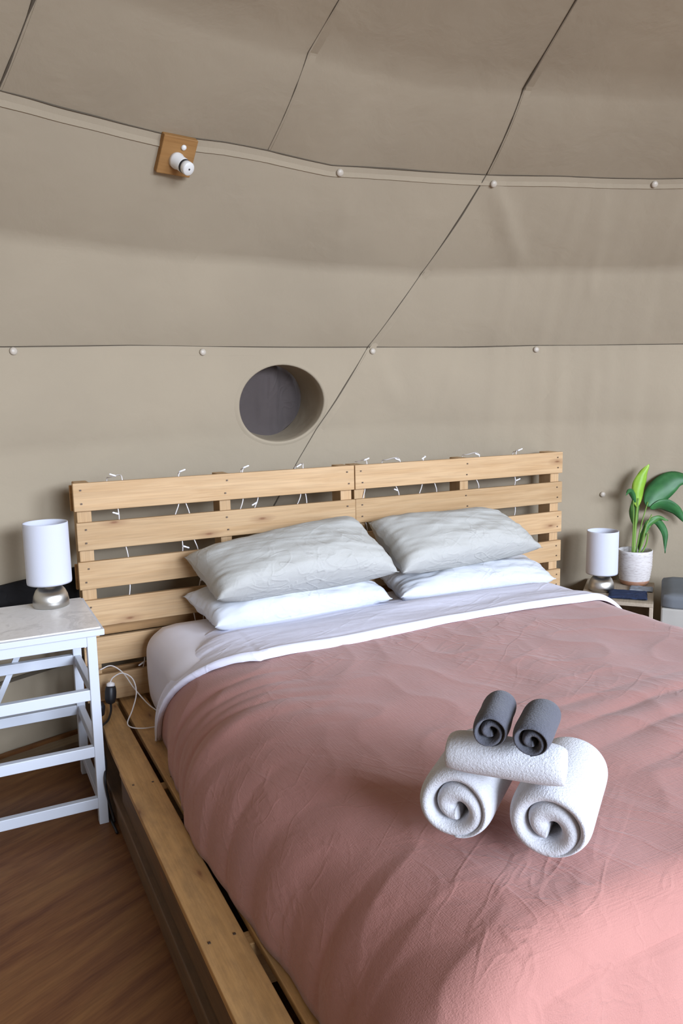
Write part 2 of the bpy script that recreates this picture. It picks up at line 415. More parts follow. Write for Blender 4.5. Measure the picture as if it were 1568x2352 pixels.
# ------------------------------------------------------------------ pallets under the bed
ZP = .2442
def board(name, outline, z0, z1, m, parent, loc=(0, 0, 0), rot=None):
    """a plank from a plan outline (x along its length)"""
    n = len(outline); V = [(x, y, z0) for x, y in outline]+[(x, y, z1) for x, y in outline]
    F = [tuple(range(n-1, -1, -1)), tuple(range(n, 2*n))]+[(i, (i+1) % n, n+(i+1) % n, n+i) for i in range(n)]
    return obj(name, V, F, m, parent, loc, rot=rot, bevel=.0025)
def pallet(loc, label, L=2.16, first=False, nb=10):
    """origin at the back left foot; boards run along -y"""
    t = empty('pallet', loc, label, 'pallet', 'pallets making the bed base')
    for i in range(nb):
        x = .0075+.1153*i+.0479
        d = rnd.uniform(-.002, .002); ln = L+rnd.uniform(-.008, .004)
        h = .0479
        pts = [(-ln/2, -h), (ln/2, -h), (ln/2, h), (-ln/2, h)]
        if first and i == 0: # waney corner at the head end (local x = -y)
            pts = [(-ln/2, -h), (-ln/2, .005), (-ln/2+.13, .022), (-ln/2+.27, .034), (-ln/2+.36, .038), (-ln/2+.46, .044), (-ln/2+.66, .0445), (-ln/2+.68, h), (ln/2, h), (ln/2, -h)]
            pts = [(px, -py) for px, py in pts]
            pts = [(px, py) for px, py in pts][::-1]
        # rot: local x -> -y, local y -> x
        board('deck_board', pts, -.010, .010, M_deck, t, (x+d, -ln/2, ZP-.010+rnd.uniform(-.0012, .0012)), (0, 0, -PI/2))
    for y in (-.02, -.79, -1.555, -2.12):
        wd = nb*.1153-.07; box('bearer', (.06+wd/2, y-.01, .165), (wd, .044, .114), M_deck, t)
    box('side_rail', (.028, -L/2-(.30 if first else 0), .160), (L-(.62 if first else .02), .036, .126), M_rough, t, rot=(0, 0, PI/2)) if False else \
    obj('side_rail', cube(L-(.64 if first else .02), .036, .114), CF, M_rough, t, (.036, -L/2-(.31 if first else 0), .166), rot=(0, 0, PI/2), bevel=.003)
    for x, w in ((.048, .088), (.58, .088), (nb*.1153-.053, .088)):
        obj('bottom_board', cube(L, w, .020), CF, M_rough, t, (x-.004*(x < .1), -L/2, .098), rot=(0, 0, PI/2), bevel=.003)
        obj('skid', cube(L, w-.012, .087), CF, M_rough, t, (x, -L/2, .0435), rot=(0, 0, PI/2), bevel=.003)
    nl = []
    for i in range(nb):
        for y in (-.03, -.80, -1.565, -2.12):
            if -y > L: continue
            for dx in (-.03, .027):
                nl.append(((.0554+.1153*i+dx, y+rnd.uniform(-.008, .008), ZP+.0005), (.006, .006, .003)))
    tag(boxes('nails', nl, M_nail, t), kind='stuff')
    return t
pallet((0, .105, 0), 'long aged pine pallet under the left half of the bed, beside the white table', first=True)
pallet((1.155, .105, 0), 'long aged pine pallet under the right half of the bed, hidden by the bedspread', nb=9)

# ------------------------------------------------------------------ pallet headboards
S, G, ZT = .1039, .04268, 1.0925
def headboard(x0, label, left):
    t = empty('pallet_headboard', (x0, .06, ZP+.003), label, 'headboard')
    w = 1.148; X0 = .001
    def B(name, c, s, m, par=t): return box(name, (c[0]-0, c[1]-.06, c[2]-ZP-.003), s, m, par, .0025)
    zk = []
    for k in range(6):
        z = ZT-k*(S+G)-S/2; zk.append(z)
        b = B('slat', (X0+w/2, .009+rnd.uniform(-.001, .002), z), (w, .020, S), M_pine)
        if k in (1, 3) and left: b.location.x += .004
    for k, xs in enumerate((.0315, .578, 1.118)):
        obj('stringer', cube(ZT-ZP-.008, .086, .052 if k != 1 else .046), CF, M_pine, t, (xs+(.006 if k == 0 and left else 0), .004, (ZT-ZP)/2), rot=(0, PI/2, 0), bevel=.0025)
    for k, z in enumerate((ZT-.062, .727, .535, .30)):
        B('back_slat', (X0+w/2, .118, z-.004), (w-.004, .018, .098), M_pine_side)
    nl = []
    for z in zk:
        for xs in (.0315, .578, 1.118):
            for dz in (-.024, .026):
                nl.append(((xs+rnd.uniform(-.006, .006), -.0015-.06, z+dz-ZP-.003), (.0065, .003, .0055)))
    tag(boxes('nails', nl, M_nail, t), kind='stuff')
    return t
headboard(0, 'upright pine pallet forming the left half of the headboard, behind the left pillows', True)
headboard(1.152, 'upright pine pallet forming the right half of the headboard, behind the right pillows', False)

# ------------------------------------------------------------------ mattress and bedding
def rbox(x0, x1, y0, y1, z0, z1, r, n=14, bulge=.0):
    V, F = [], []
    me = bmesh.new(); bmesh.ops.create_cube(me, size=1)
    bmesh.ops.subdivide_edges(me, edges=me.edges[:], cuts=n, use_grid_fill=True)
    for v in me.verts:
        p = Vector((x0+(v.co.x+.5)*(x1-x0), y0+(v.co.y+.5)*(y1-y0), z0+(v.co.z+.5)*(z1-z0)))
        q = Vector((min(max(p.x, x0+r), x1-r), min(max(p.y, y0+r), y1-r), min(max(p.z, z0+r*.4), z1-r)))
        d = p-q
        if d.length > 1e-6:
            f = max(abs(d.x), abs(d.y), abs(d.z)); p = q+d.normalized()*min(r, f if f > 0 else r)
        p.x += bulge*math.sin(PI*(v.co.z+.5))*(1 if v.co.x > .3 else -1 if v.co.x < -.3 else 0)*min(1, abs(v.co.x)*2)**8
        v.co = p
    V = [v.co.copy() for v in me.verts]; F = [tuple(v.index for v in f.verts) for f in me.faces]; me.free()
    return V, F
V, F = rbox(.215, 2.03, -2.02, -.012, ZP, .547, .10, 30, .008)
for v in V:                                            # sinks a little under the weight of the bedding
    q = sstep(-.45, -.75, v.y)
    v.z = min(v.z, .547-.030*q) if v.z > .4 else v.z
    if v.x < .5: v.x += (.5-v.x)*.32*q*(v.z > ZP+.01)
    if v.x > 1.6: v.x -= (v.x-1.6)*.30*q*(v.z > ZP+.01)
c = Vector((1.13, -1.03, ZP)); o = obj('mattress', [v-c for v in V], F, M_mattress, None, c, smooth=True)
tag(o, 'thick mattress in a white fitted sheet, on the pallet base', 'mattress')

XH = [(-.40, .172), (-.53, .169), (-.70, .147), (-.86, .127), (-1.07, .103), (-1.31, .114), (-1.45, .122), (-1.64, .133), (-1.79, .139), (-2.3, .15)]
def bed_section(s, y, zt, grow=0.):
    """s from 0 (left hem) over 1 (left shoulder) .. 2 (right shoulder) to 3 (right hem) -> x, z"""
    xh = interp(-y, [(-a, b) for a, b in XH])-grow
    w = .30
    if s <= 1:
        a = s*PI/2; x = xh+w*(1-math.cos(a))**.95; z = .252+(zt-.252)*math.sin(a)**.70
    elif s <= 2:
        x = xh+w+(1.80+grow-xh-w)*(s-1); z = zt+.010*math.sin(PI*(s-1))
    else:
        a = (s-2)*PI/2; x = 1.80+grow+.27*math.sin(a)**.9; z = zt-(zt-.26)*(1-math.cos(a))**.85
    return x, z
def duvet_wr(x, y, s):
    h = .010*nz(x*2.2, y*2.2, 1)+.004*nz(x*6, y*6, 2)
    # long folds running from the towels towards the right edge
    m = sstep(.75, 1.05, x)*sstep(-1.90, -1.72, y)*sstep(-1.36, -1.52, y)
    u = y-.10*(x-1.2)+.02*nz(x*3, y*4, 7)
    h += .0105*m*abs(math.sin(u*30+1.3*nz(x*1.2, y*3, 4)))*(.6+.6*nz(x*2, y*5, 6))
    # soft creases over the left flank
    m2 = sstep(.62, .25, x)
    u2 = y*9+x*6+2*nz(x*2, y*2, 3)
    h += .006*m2*(abs(nz(u2*.8, x*2.0, 9))*2-.5)
    h += .0030*(1-abs(nz(x*5+y*2, y*5-x*3, 12)))**4
    return h
def duvet():
    nu, nv = 300, 330; V = []
    ss = []
    for i in range(nu):
        t = i/(nu-1); ss.append(t/.26 if t < .26 else 1+(t-.26)/.54 if t < .80 else 2+(t-.80)/.20)
    ring = []
    for j in range(nv):
        v = j/(nv-1)
        vy = -.66-(2.055-.66)*(v/.80) if v < .80 else None
        for i, s in enumerate(ss):
            dz = 0.
            if vy is not None: y = vy
            else:
                a = (v-.80)/.20
                if a < .5: q = a/.5*PI/2; y = -2.055-.085*math.sin(q); dz = -.085*(1-math.cos(q))
                else: y = -2.14-.05*(a-.5)*2; dz = -.085-.37*(a-.5)*2
            # front edge swings towards the head on the left side
            if s < 1: y += (.30*(1-s)**1.1)*max(0, 1-(-.66-y)/.5) if y > -1.16 else 0
            x, z = bed_section(s, y, .572)
            h = duvet_wr(x, y, s)
            z = max(z+dz, .06 if dz else .25)
            if dz < -.084: # folds of the drape at the foot
                y += .018*nz(x*9, z*1.5, 20)-.01
            if s < 1:
                a = s*PI/2; x -= h*math.cos(a)*1.2; z += h*math.sin(a)
                x += .014*nz(y*4.2, 1.5, 30)*(1-s)
                z = max(z, .2475)
            else: z += h
            V.append(Vector((x, y, z)))
    F = grid_faces(nu, nv)
    c = Vector((1.05, -1.4, .25))
    o = obj('bedspread', [p-c for p in V], F, M_duvet, None, c, smooth=True)
    so = o.modifiers.new('thickness', 'SOLIDIFY'); so.thickness = .012; so.offset = -1
    return tag(o, 'crumpled terracotta linen bedspread draped over the bed, under the rolled towels', 'bedspread')
duvet()
def sheet():
    nu, nv = 240, 44; V = []
    for j in range(nv):
        v = j/(nv-1)
        for i in range(nu):
            t = i/(nu-1); s = t/.24 if t < .24 else 1+(t-.24)/.58 if t < .82 else 2+(t-.82)/.18
            yb = -.27-.02*nz(t*6, 3)                     # edge under the pillows
            yf = -.735+.012*nz(t*9, 1)-.012*math.sin(t*7)
            if s < 1: yb += -.03*math.sin(PI*s); yf += .30*(1-s)**1.1
            yb -= .12*sstep(.95, .3, s)
            y = yb+(yf-yb)*v
            x, z = bed_section(s, y, .556+.034*sstep(0, .5, v), .012)
            h = .006*nz(x*3, y*9, 41)+.003*abs(nz(x*5, y*40+x*4, 5))+.005*math.sin(v*9+3*nz(t*4, 2))*(v > .3)
            roll = .007*math.exp(-((v-.95)/.035)**2)-.014*sstep(.965, 1., v)
            if s < 1: x -= (h+roll)*math.cos(s*PI/2); z += (h+roll)*math.sin(s*PI/2); x += .012*nz(y*7, 2.2)*(1-s); z = max(z-.002, .247-(.0 if s > .05 else 0))
            else: z += h+roll
            V.append(Vector((x, y, z)))
    c = Vector((1.1, -.5, .25))
    o = obj('bed_sheet', [p-c for p in V], grid_faces(nu, nv), M_sheet, None, c, smooth=True)
    so = o.modifiers.new('thickness', 'SOLIDIFY'); so.thickness = .006; so.offset = -1
    return tag(o, 'white top sheet folded back over the terracotta bedspread, below the pillows', 'sheet')
sheet()
def pillow(label, TL, TR, BR, BL, th, m, seed, nrm, group=None, flange=.0, puff=.42):
    n = 56; V = []; F = []
    TL, TR, BR, BL = map(Vector, (TL, TR, BR, BL)); nrm = Vector(nrm).normalized(); c = (TL+TR+BR+BL)/4
    for side in (1, -1):
        for j in range(n):
            for i in range(n):
                u, v = 2*i/(n-1)-1, 2*j/(n-1)-1
                uu = u*(1-.055*(1-v*v)*0-.05*(1-abs(v))**.5*abs(u)**3); vv = v*(1-.07*(1-abs(u))**.5*abs(v)**3)
                a, b = (uu+1)/2, (vv+1)/2
                p = (BL*(1-a)+BR*a)*(1-b)+(TL*(1-a)+TR*a)*b
                e = max(0, (1-abs(u)**3.2))*max(0, (1-abs(v)**3.2)); h = th*.5*e**puff
                ed = (1-e)
                wr = .006*nz(u*2.4+seed, v*2.4, side)+.004*nz(u*7+seed, v*5, side*3)+.004*abs(nz(u*3+v*9+seed, v*3, 7))
                wr += .010*ed**3*nz(u*9+seed, v*9, 5)
                p = p+nrm*side*max(.0015, h+wr*min(1, e*3+.05))+nrm*(.012*nz(u*1.7, v*1.7+seed, 9))
                p = p+nrm*.014*ed**4*nz(u*5+seed*2, v*5, 11)
                V.append(p-c)
    m1 = n*n; F = grid_faces(n, n)+grid_faces(n, n, m1)
    for i in range(n-1):
        F += [(i, i+1, m1+i+1, m1+i), (m1-n+i, m1-n+i+1, 2*m1-n+i+1, 2*m1-n+i), (i*n, (i+1)*n, m1+(i+1)*n, m1+i*n), (i*n+n-1, (i+1)*n+n-1, m1+(i+1)*n+n-1, m1+i*n+n-1)]
    o = obj('pillow', V, F, m, None, c, smooth=True)
    return tag(o, label, 'pillow', group)
pillow('white cotton pillow lying flat under the left cream pillow', (.37, -.045, .625), (1.13, -.045, .625), (1.14, -.33, .585), (.405, -.345, .59), .145, M_pwhite, 1, (0, -.25, 1), 'pillows on the bed')
pillow('white cotton pillow lying flat under the right cream pillow', (1.22, -.045, .62), (2.02, -.045, .61), (1.975, -.335, .565), (1.17, -.345, .585), .13, M_pwhite, 5, (0, -.2, 1), 'pillows on the bed')
pillow('plump cream linen pillow leaning on the left headboard half', (.375, -.075, .79), (1.085, -.09, .885), (1.155, -.36, .70), (.405, -.385, .695), .245, M_linen, 9, (0, -.72, .72), 'pillows on the bed')
pillow('cream linen pillow leaning on the right headboard half, tucked behind its neighbour', (1.17, -.075, .855), (1.80, -.075, .845), (1.95, -.27, .695), (1.17, -.36, .69), .215, M_linen, 14, (0, -.72, .72), 'pillows on the bed')

# ------------------------------------------------------------------ rolled towels
def roll(name, label, cat, group, cpos, ang, L, R, th, turns, m, squash=.94, seed=0, tilt=0, waist=0., tail=0.):
    """spiral roll; cpos = centre, axis along angle ang in plan"""
    N = int(40*turns); V = []; F = []
    hl = [(-L/2+.0, -.22), (-L/2-.004, 0), (-L/2+.0, .22), (-L/2+.010, .42), (-L/2+.028, .5), (-L*.2, .5), (L*.2, .5), (L/2-.028, .5), (L/2-.010, .42), (L/2, .22), (L/2+.004, 0), (L/2, -.22), (L/2-.010, -.42), (L/2-.028, -.5), (L*.2, -.5), (-L*.2, -.5), (-L/2+.028, -.5), (-L/2+.010, -.42)]
    K = len(hl); r0 = th*.45; ta = 2*PI*turns; a_end = -PI*.47
    for i in range(N+1):
        q = i/N; a = q*ta; tl = sstep(1-.55/turns, 1, q); r = r0+(R-th*.5-r0)*q+.003*nz(a*.6, seed, 3)-th*.80*tl; tw = 1-.72*tl
        aa = a_end-ta+a
        d = .006*nz(a*.35, seed+2)+(.006*(1-q))
        for x, h in hl:
            rr = max(.0015, r+h*1.07*th*tw*(1+.12*nz(a*.8, seed, 8))*(1+(1.1*sstep(1.15/turns, .1/turns, q) if h < 0 else 0)))
            rr *= 1+.03*nz(math.cos(aa)*1.3+seed, math.sin(aa)*1.3, x*9)*q
            if waist: rr *= 1-waist*math.exp(-((x-.012)/.014)**2)*q
            px = x+(d if x < 0 else -d*.5)
            V.append(Vector((px, rr*math.cos(aa), rr*math.sin(aa)*squash)))
    for i in range(N):
        for k in range(K): F.append((i*K+k, i*K+(k+1) % K, (i+1)*K+(k+1) % K, (i+1)*K+k))
    F += [tuple(range(K-1, -1, -1)), tuple(N*K+k for k in range(K))]
    o = obj(name, V, F, m, None, cpos, smooth=True, rot=(0, tilt, ang))
    sb = o.modifiers.new('smooth', 'SUBSURF'); sb.levels = 1; sb.render_levels = 1
    return tag(o, label, cat, group)
TA = math.radians(38)
ca, sa = math.cos(TA), math.sin(TA)
def along(p, d): return (p[0]+ca*d, p[1]+sa*d, p[2])
roll('towel', 'large white terry towel roll lying at the left of the stack on the bedspread', 'towel', 'rolled towels on the bed', along((.372, -1.876, .662), .10), TA, .21, .095, .031, 2.05, M_terry, .95, 1)
roll('towel', 'large white terry towel roll lying at the right of the stack', 'towel', 'rolled towels on the bed', along((.474, -2.004, .662), .115), TA, .235, .096, .032, 2.0, M_terry, .95, 6)
roll('towel', 'smaller white terry towel roll lying crosswise on top of the two large rolls', 'towel', 'rolled towels on the bed', (.424, -1.952, .774), TA-PI/2+.06, .195, .060, .024, 1.55, M_terry, .86, 11)
roll('face_cloth', 'charcoal rolled face cloth on the white towels, the left one with a pinched waist', 'face cloth', 'rolled charcoal face cloths', (.402, -1.950, .853), TA+.10, .120, .0405, .0130, 2.1, M_terry_grey, .95, 15, waist=.16)
roll('face_cloth', 'charcoal rolled face cloth on the white towels, the right one lying flatter', 'face cloth', 'rolled charcoal face cloths', (.443, -2.008, .850), TA+.02, .122, .0420, .0135, 2.1, M_terry_grey, .90, 19, waist=.06)

# ------------------------------------------------------------------ lamps
def lamp(loc, label, r=.075, seed=0):
    t = empty('table_lamp', loc, label, 'lamp')
    lathe('lamp_base', [(.058, 0), (.0615, .004), (.0615, .020), (.058, .040), (.050, .058), (.038, .072), (.022, .080), (.010, .083)], M_steel, t, n=56)
    lathe('lamp_stem', [(.009, .080), (.009, .165)], M_steel, t, n=16)
    H0, H1 = .086, .300
    sh = lathe('lamp_shade', [(r-.0015, H0), (r, H0-.001), (r+.001, H0+.006), (r+.0005, H1-.006), (r, H1), (r-.0025, H1), (r-.003, H1-.006), (r-.003, H0+.006), (r-.0015, H0)], M_shade, t, n=64, cap0=False, cap1=False)
    V, F = [], []
    for k in range(3):
        a = k*2*PI/3+.4; v, f = tube_vf([(.006*math.cos(a), .006*math.sin(a), .165), ((r-.003)*math.cos(a), (r-.003)*math.sin(a), .165)], .0016, 6)
        n0 = len(V); V += v; F += [tuple(i+n0 for i in q) for q in f]
    obj('shade_ring', V, F, M_steel, t)
    lathe('bulb', [(.012, .165), (.014, .18), (.026, .215), (.028, .235), (.020, .258), (.004, .268)], M_bulb, t, n=20)
    return t
TZ = .672
lamp((-.1085, -.075, TZ), 'small lamp with white drum shade and steel dome base, on the white table')
lamp((2.462, -.118, .402), 'small lamp with white drum shade and steel dome base, beside the potted plant')

# ------------------------------------------------------------------ white slatted side table
def side_table():
    t = empty('side_table', (-.25, -.2, 0), 'white painted side table with open rails and grey patterned top, left of the bed', 'table')
    O = Vector((-.25, -.2, 0))
    def B(name, a, b, m=M_white_paint, bev=.002):
        a, b = Vector(a), Vector(b); return box(name, (a+b)/2-O, tuple(b-a), m, t, bev)
    B('tabletop', (-.505, -.447, .648), (.010, -.004, .668))
    mt = mat('grey_stone_laminate', (.5, .5, .5), .35); q = NT(mt); v = q.coord()
    n1 = q.noise(v, 9, 6, .65, 1.5)
    q.base(q.ramp(n1, [(.35, (.76, .74, .71)), (.5, (.84, .82, .80)), (.62, (.66, .64, .62)), (.75, (.86, .85, .84))])); q.bump(n1, .15, .003)
    B('top_inlay', (-.497, -.430, .666), (.001, -.008, .672), mt, .001)
    for x in (-.490, -.044):
        for y in (-.432, -.040):
            B('leg', (x, y, 0), (x+.030, y+.030, .649))
    for y in (-.430, -.036):
        B('apron', (-.461, y, .611), (-.043, y+.022, .649))
    for x in (-.486, -.040): B('apron', (x, -.403, .606), (x+.020, -.038, .649))
    for z in (.430, .236, .056):
        h = .036
        for y in (-.428, -.036): B('rail', (-.461, y, z), (-.043, y+.024, z+h))
        for x in (-.484, -.040): B('rail', (x, -.403, z+.001), (x+.022, -.038, z+h-.001))
    # slanting strut behind
    a, b = Vector((-.165, -.004, .62)), Vector((-.400, -.004, .137)); d = b-a
    obj('brace', cube(d.length, .012, .020), CF, M_white_paint, t, (a+b)/2-O, rot=(0, -math.atan2(d.z, d.x), 0), bevel=.001)
side_table()

# ------------------------------------------------------------------ right bedside: crate, cloths, plant, bench
CR = math.radians(52)
crate_c = Vector((2.475, -.433, 0))
def crate():
    t = empty('bedside_crate', crate_c, 'low wooden crate table at the right of the bed, carrying the lamp and plant', 'table', rz=math.atan2(.66, .75))
    Mk = wood('crate_dark_wood', (.30, .21, .13), (.22, .14, .08), knots=False); Me = wood('crate_pale_edge', (.52, .44, .35), (.45, .37, .29), knots=False)
    w, d, h = .44, .33, .40                     # local x runs to the wall, local y along the open front
    box('top_panel', (w/2, d/2, h-.009), (w, d, .018), Me, t)
    box('side_panel', (w/2, .009, (h-.018)/2), (w, .018, h-.018), Me, t)
    box('side_panel', (w/2, d-.009, (h-.018)/2), (w, .018, h-.018), Me, t)
    box('back_panel', (w-.008, d/2, (h-.018)/2), (.014, d-.037, h-.018), Mk, t)
    box('shelf', (w/2-.008, d/2, .06), (w-.018, d-.037, .016), Mk, t)
    return t
crate()
def slab(name, label, cat, c, s, m, rz, seed=0, amp=.003):
    nx, ny = 20, 20; V = []
    for side in (1, 0):
        for j in range(ny):
            for i in range(nx):
                u, v = i/(nx-1)-.5, j/(ny-1)-.5; e = min(1, (1-max(abs(u), abs(v))*2)*8)
                z = s[2]*(.5+.5*math.sqrt(e)) if side else s[2]*(.5-.5*math.sqrt(e))
                V.append((u*s[0]*(1+.03*nz(v*4, seed)), v*s[1]*(1+.03*nz(u*4, seed+2)), z+(amp*nz(u*5, v*5, seed) if side else 0)))
    F = grid_faces(nx, ny)+grid_faces(nx, ny, nx*ny); m1 = nx*ny
    for i in range(nx-1): F += [(i, i+1, m1+i+1, m1+i), (m1-nx+i, m1-nx+i+1, 2*m1-nx+i+1, 2*m1-nx+i), (i*nx, (i+1)*nx, m1+(i+1)*nx, m1+i*nx), (i*nx+nx-1, (i+1)*nx+nx-1, m1+(i+1)*nx+nx-1, m1+i*nx+nx-1)]
    o = obj(name, V, F, m, None, c, smooth=True, rot=(0, 0, rz)); return tag(o, label, cat)
slab('folded_cloth', 'folded navy cloth lying on the crate, in front of the white lamp and plant pot', 'cloth', (2.492, -.262, .401), (.16, .175, .010), M_navy, .75, 3)
slab('folded_cloth', 'folded pale grey cloth lying on the crate, right of the navy cloth', 'cloth', (2.635, -.212, .401), (.09, .11, .008), M_greycloth, .7, 6)
def bench():
    rz = math.atan2(-.75, .66)
    t = empty('storage_bench', (2.497, -.458, 0), 'low beige bench box at the right edge, beside the crate', 'bench', rz=rz)
    Mb = cloth('beige_bench_fabric', (.42, .40, .36), 500)
    box('bench_body', (.40, .20, .205), (.80, .40, .36), Mb, t, .008)
    box('bench_plinth', (.40, .20, .0125), (.76, .36, .025), M_rough, t, .003)
    V, F = rbox(.0, .80, 0, .40, .386, .452, .028, 14)
    cc = Vector((.40, .20, .386)); R3 = Matrix.Rotation(rz, 3, 'Z')
    o = obj('seat_cushion', [v-cc for v in V], F, cloth('grey_cushion_fabric', (.17, .185, .20), 500, .2, 6), None, Vector((2.497, -.458, 0))+R3 @ cc, smooth=True, rot=(0, 0, rz))
    tag(o, 'flat dark grey cushion on the beige bench at the right edge', 'cushion')
bench()
def leaf(name, P, wid, m, parent, O, bend=.25, tw=(0, 0, 1)):
    """blade along a midrib; wid = half width; tw = side hint"""
    Q = catmull(P, 7); n = len(Q); V = []; F = []; c = 7
    for i, p in enumerate(Q):
        t = i/(n-1); tg = (Q[min(i+1, n-1)]-Q[max(i-1, 0)]).normalized(); s = tg.cross(Vector(tw)).normalized(); nn = s.cross(tg)
        w = wid*max(.02, math.sin(PI*min(1, t**.75*.98+.02)))**.8
        for k in range(c):
            u = 2*k/(c-1)-1; V.append(p+s*u*w+nn*(abs(u)**1.3*w*bend+.003*math.sin(t*14+u*3)*abs(u))-O)
    o = obj(name, V, grid_faces(c, n), m, parent, smooth=True)
    so = o.modifiers.new('thickness', 'SOLIDIFY'); so.thickness = .0012
    return o
def plant():
    O = Vector((2.700, -.105, .400))
    t = empty('potted_plant', O, 'leafy green houseplant in a ribbed white pot with a terracotta foot, right of the bed', 'plant')
    Mp = mat('pot_glaze', (.62, .57, .54), .45); q = NT(Mp)
    tc = q.n('ShaderNodeTexCoord'); sp = q.n('ShaderNodeSeparateXYZ'); q.l(tc.outputs['Object'], sp.inputs[0])
    mr = q.n('ShaderNodeMapRange'); mr.inputs[1].default_value = 0; mr.inputs[2].default_value = .18; q.l(sp.outputs['Z'], mr.inputs[0])
    ban = q.ramp(mr.outputs[0], [(.0, (.40, .19, .10)), (.135, (.42, .20, .11)), (.15, (.66, .61, .58)), (.85, (.66, .62, .60)), (1, (.74, .72, .72))])
    sp2 = q.noise(q.coord((40, 40, 230)), 1, 2); q.base(q.mix(q.ramp(sp2, [(.5, (0,)*3), (.62, (.5,)*3)]), ban, (.40, .33, .31)))
    prof_ = [(.060, 0), (.066, .006)]
    for i in range(22):
        z = .02+i*.0062; prof_.append((.070+.013*min(1, z/.10)+(.0013 if i % 2 else 0)*(i > 1), z))
    prof_ += [(.0835, .165), (.0845, .178), (.080, .180), (.078, .170), (.075, .150), (.074, .06)]
    lathe('pot', prof_, Mp, t, n=48)
    lathe('soil', [(.0735, .140), (.074, .147), (.05, .152), (.004, .154)], mat('potting_soil', (.02, .016, .013), .95), t, n=30)
    Ms = mat('stem_green', (.17, .30, .05), .5)
    def leafmat(n, a, b):
        m = mat(n, a, .5); qq = NT(m); qq.base(qq.ramp(qq.noise(qq.coord(), 14, 3), [(.35, a), (.65, b)])); return m
    Mlt = leafmat('leaf_bright', (.22, .42, .03), (.32, .52, .06)); Mdk = leafmat('leaf_dark', (.02, .11, .03), (.04, .17, .045)); Mmd = leafmat('leaf_mid', (.05, .17, .035), (.09, .24, .05))
    y = O.y
    def P(x, dy, z): return Vector((x, y+dy, z))
    b = lambda dx, dy: Vector((O.x+dx, y+dy, .545))
    def stem(p0, p1, p2, r=.004):
        V, F = tube_vf(catmull([p0-O, p1-O, p2-O], 6), lambda s: r*(1-.35*s), 8); obj('stem', V, F, Ms, t, smooth=True)
    view = Vector((.45, .9, 0))
    stem(b(-.012, 0), P(2.692, 0, .68), P(2.695, -.01, .845), .009)
    leaf('leaf', [P(2.690, -.01, .80), P(2.700, -.012, .90), P(2.722, -.015, .96), P(2.752, -.02, 1.015)], .032, Mlt, t, O, .5, view+Vector((0, 0, .1)))
    leaf('leaf', [P(2.693, 0, .70), P(2.690, 0, .77), P(2.697, 0, .83), P(2.702, -.01, .87)], .024, Mmd, t, O, .7, view)
    stem(b(.008, .005), P(2.735, 0, .70), P(2.765, -.01, .82))
    leaf('leaf', [P(2.758, -.01, .80), P(2.82, -.03, .875), P(2.90, -.06, .935), P(2.99, -.10, .93)], .060, Mdk, t, O, .25, view+Vector((0, 0, -.5)))
    stem(b(.016, -.004), P(2.75, -.01, .68), P(2.785, -.02, .755))
    leaf('leaf', [P(2.770, -.02, .79), P(2.84, -.04, .80), P(2.91, -.06, .77), P(2.965, -.08, .70)], .034, Mdk, t, O, .3, view+Vector((0, 0, .6)))
    stem(b(.020, .0), P(2.765, -.01, .66), P(2.80, -.02, .73))
    leaf('leaf', [P(2.79, -.02, .725), P(2.835, -.03, .705), P(2.868, -.04, .64), P(2.862, -.045, .55)], .019, Mdk, t, O, .4, view)
    leaf('leaf', [P(2.745, -.01, .655), P(2.775, -.02, .71), P(2.82, -.035, .735), P(2.87, -.05, .72)], .018, Mmd, t, O, .4, view)
    stem(b(-.018, .004), P(2.680, 0, .72), P(2.668, -.005, .835), .0035)
    leaf('leaf', [P(2.690, -.005, .815), P(2.665, -.01, .862), P(2.635, -.015, .885), P(2.600, -.02, .868)], .015, Mdk, t, O, .8, view)
    leaf('leaf', [P(2.725, .0, .57), P(2.74, -.005, .63), P(2.757, -.01, .69), P(2.765, -.01, .73)], .014, Mmd, t, O, .7, view)
    stem(b(.024, -.008), P(2.752, -.02, .60), P(2.760, -.025, .66), .005)
    stem(b(.004, -.012), P(2.727, -.02, .62), P(2.748, -.02, .70), .004)
plant()

# ------------------------------------------------------------------ wall light fitting
def fitting():
    p = hit(102.15, 2.212); n = inw(p).normalized()
    a = math.radians(102.15); ex = Vector((math.sin(a), -math.cos(a), 0))        # to the right along the wall
    ez = (hit(102.15, 2.255)-hit(102.15, 2.165)).normalized(); ey = ex.cross(ez).normalized()
    if ey.dot(n) < 0: ey = -ey
    R3 = Matrix((ex, ez, ey)).transposed()
    t = empty('light_fitting', p, 'small wooden block with a white bulb holder, fixed high on the canvas wall', 'light fitting')
    rot = R3.to_euler()
    Mw = wood('oiled_pine_block', (.36, .19, .065), (.28, .135, .04), knots=False)
    obj('wooden_plate', cube(.125, .128, .026), CF, Mw, t, R3 @ Vector((0, 0, .012)), rot=rot, bevel=.003)
    Mh = mat('holder_white', (.74, .73, .70), .35)
    d = (Vector((.30, -.62, -.45))).normalized(); hp = R3 @ Vector((-.002, -.012, .022)); hr = d.to_track_quat('Z', 'Y').to_euler()
    h = lathe('bulb_holder', [(.027, -.004), (.0275, .012), (.024, .018), (.024, .046), (.022, .050)], Mh, t, hp, 32, rot=hr)
    lathe('holder_ring', [(.0225, .049), (.0235, .050), (.0235, .056), (.0225, .057)], M_black, h, n=32)
    lathe('holder_cap', [(.021, .056), (.0225, .058), (.0225, .074), (.020, .077), (.004, .0775)], Mh, h, n=32)
    lathe('contact_pin', [(.003, .0765), (.003, .079)], M_black, h, n=10)
    lathe('screw_cap', [(.009, 0), (.0095, .004), (.006, .008), (.001, .009)], Mh, t, R3 @ Vector((.014, .034, .024)), 18, rot=rot)
fitting()

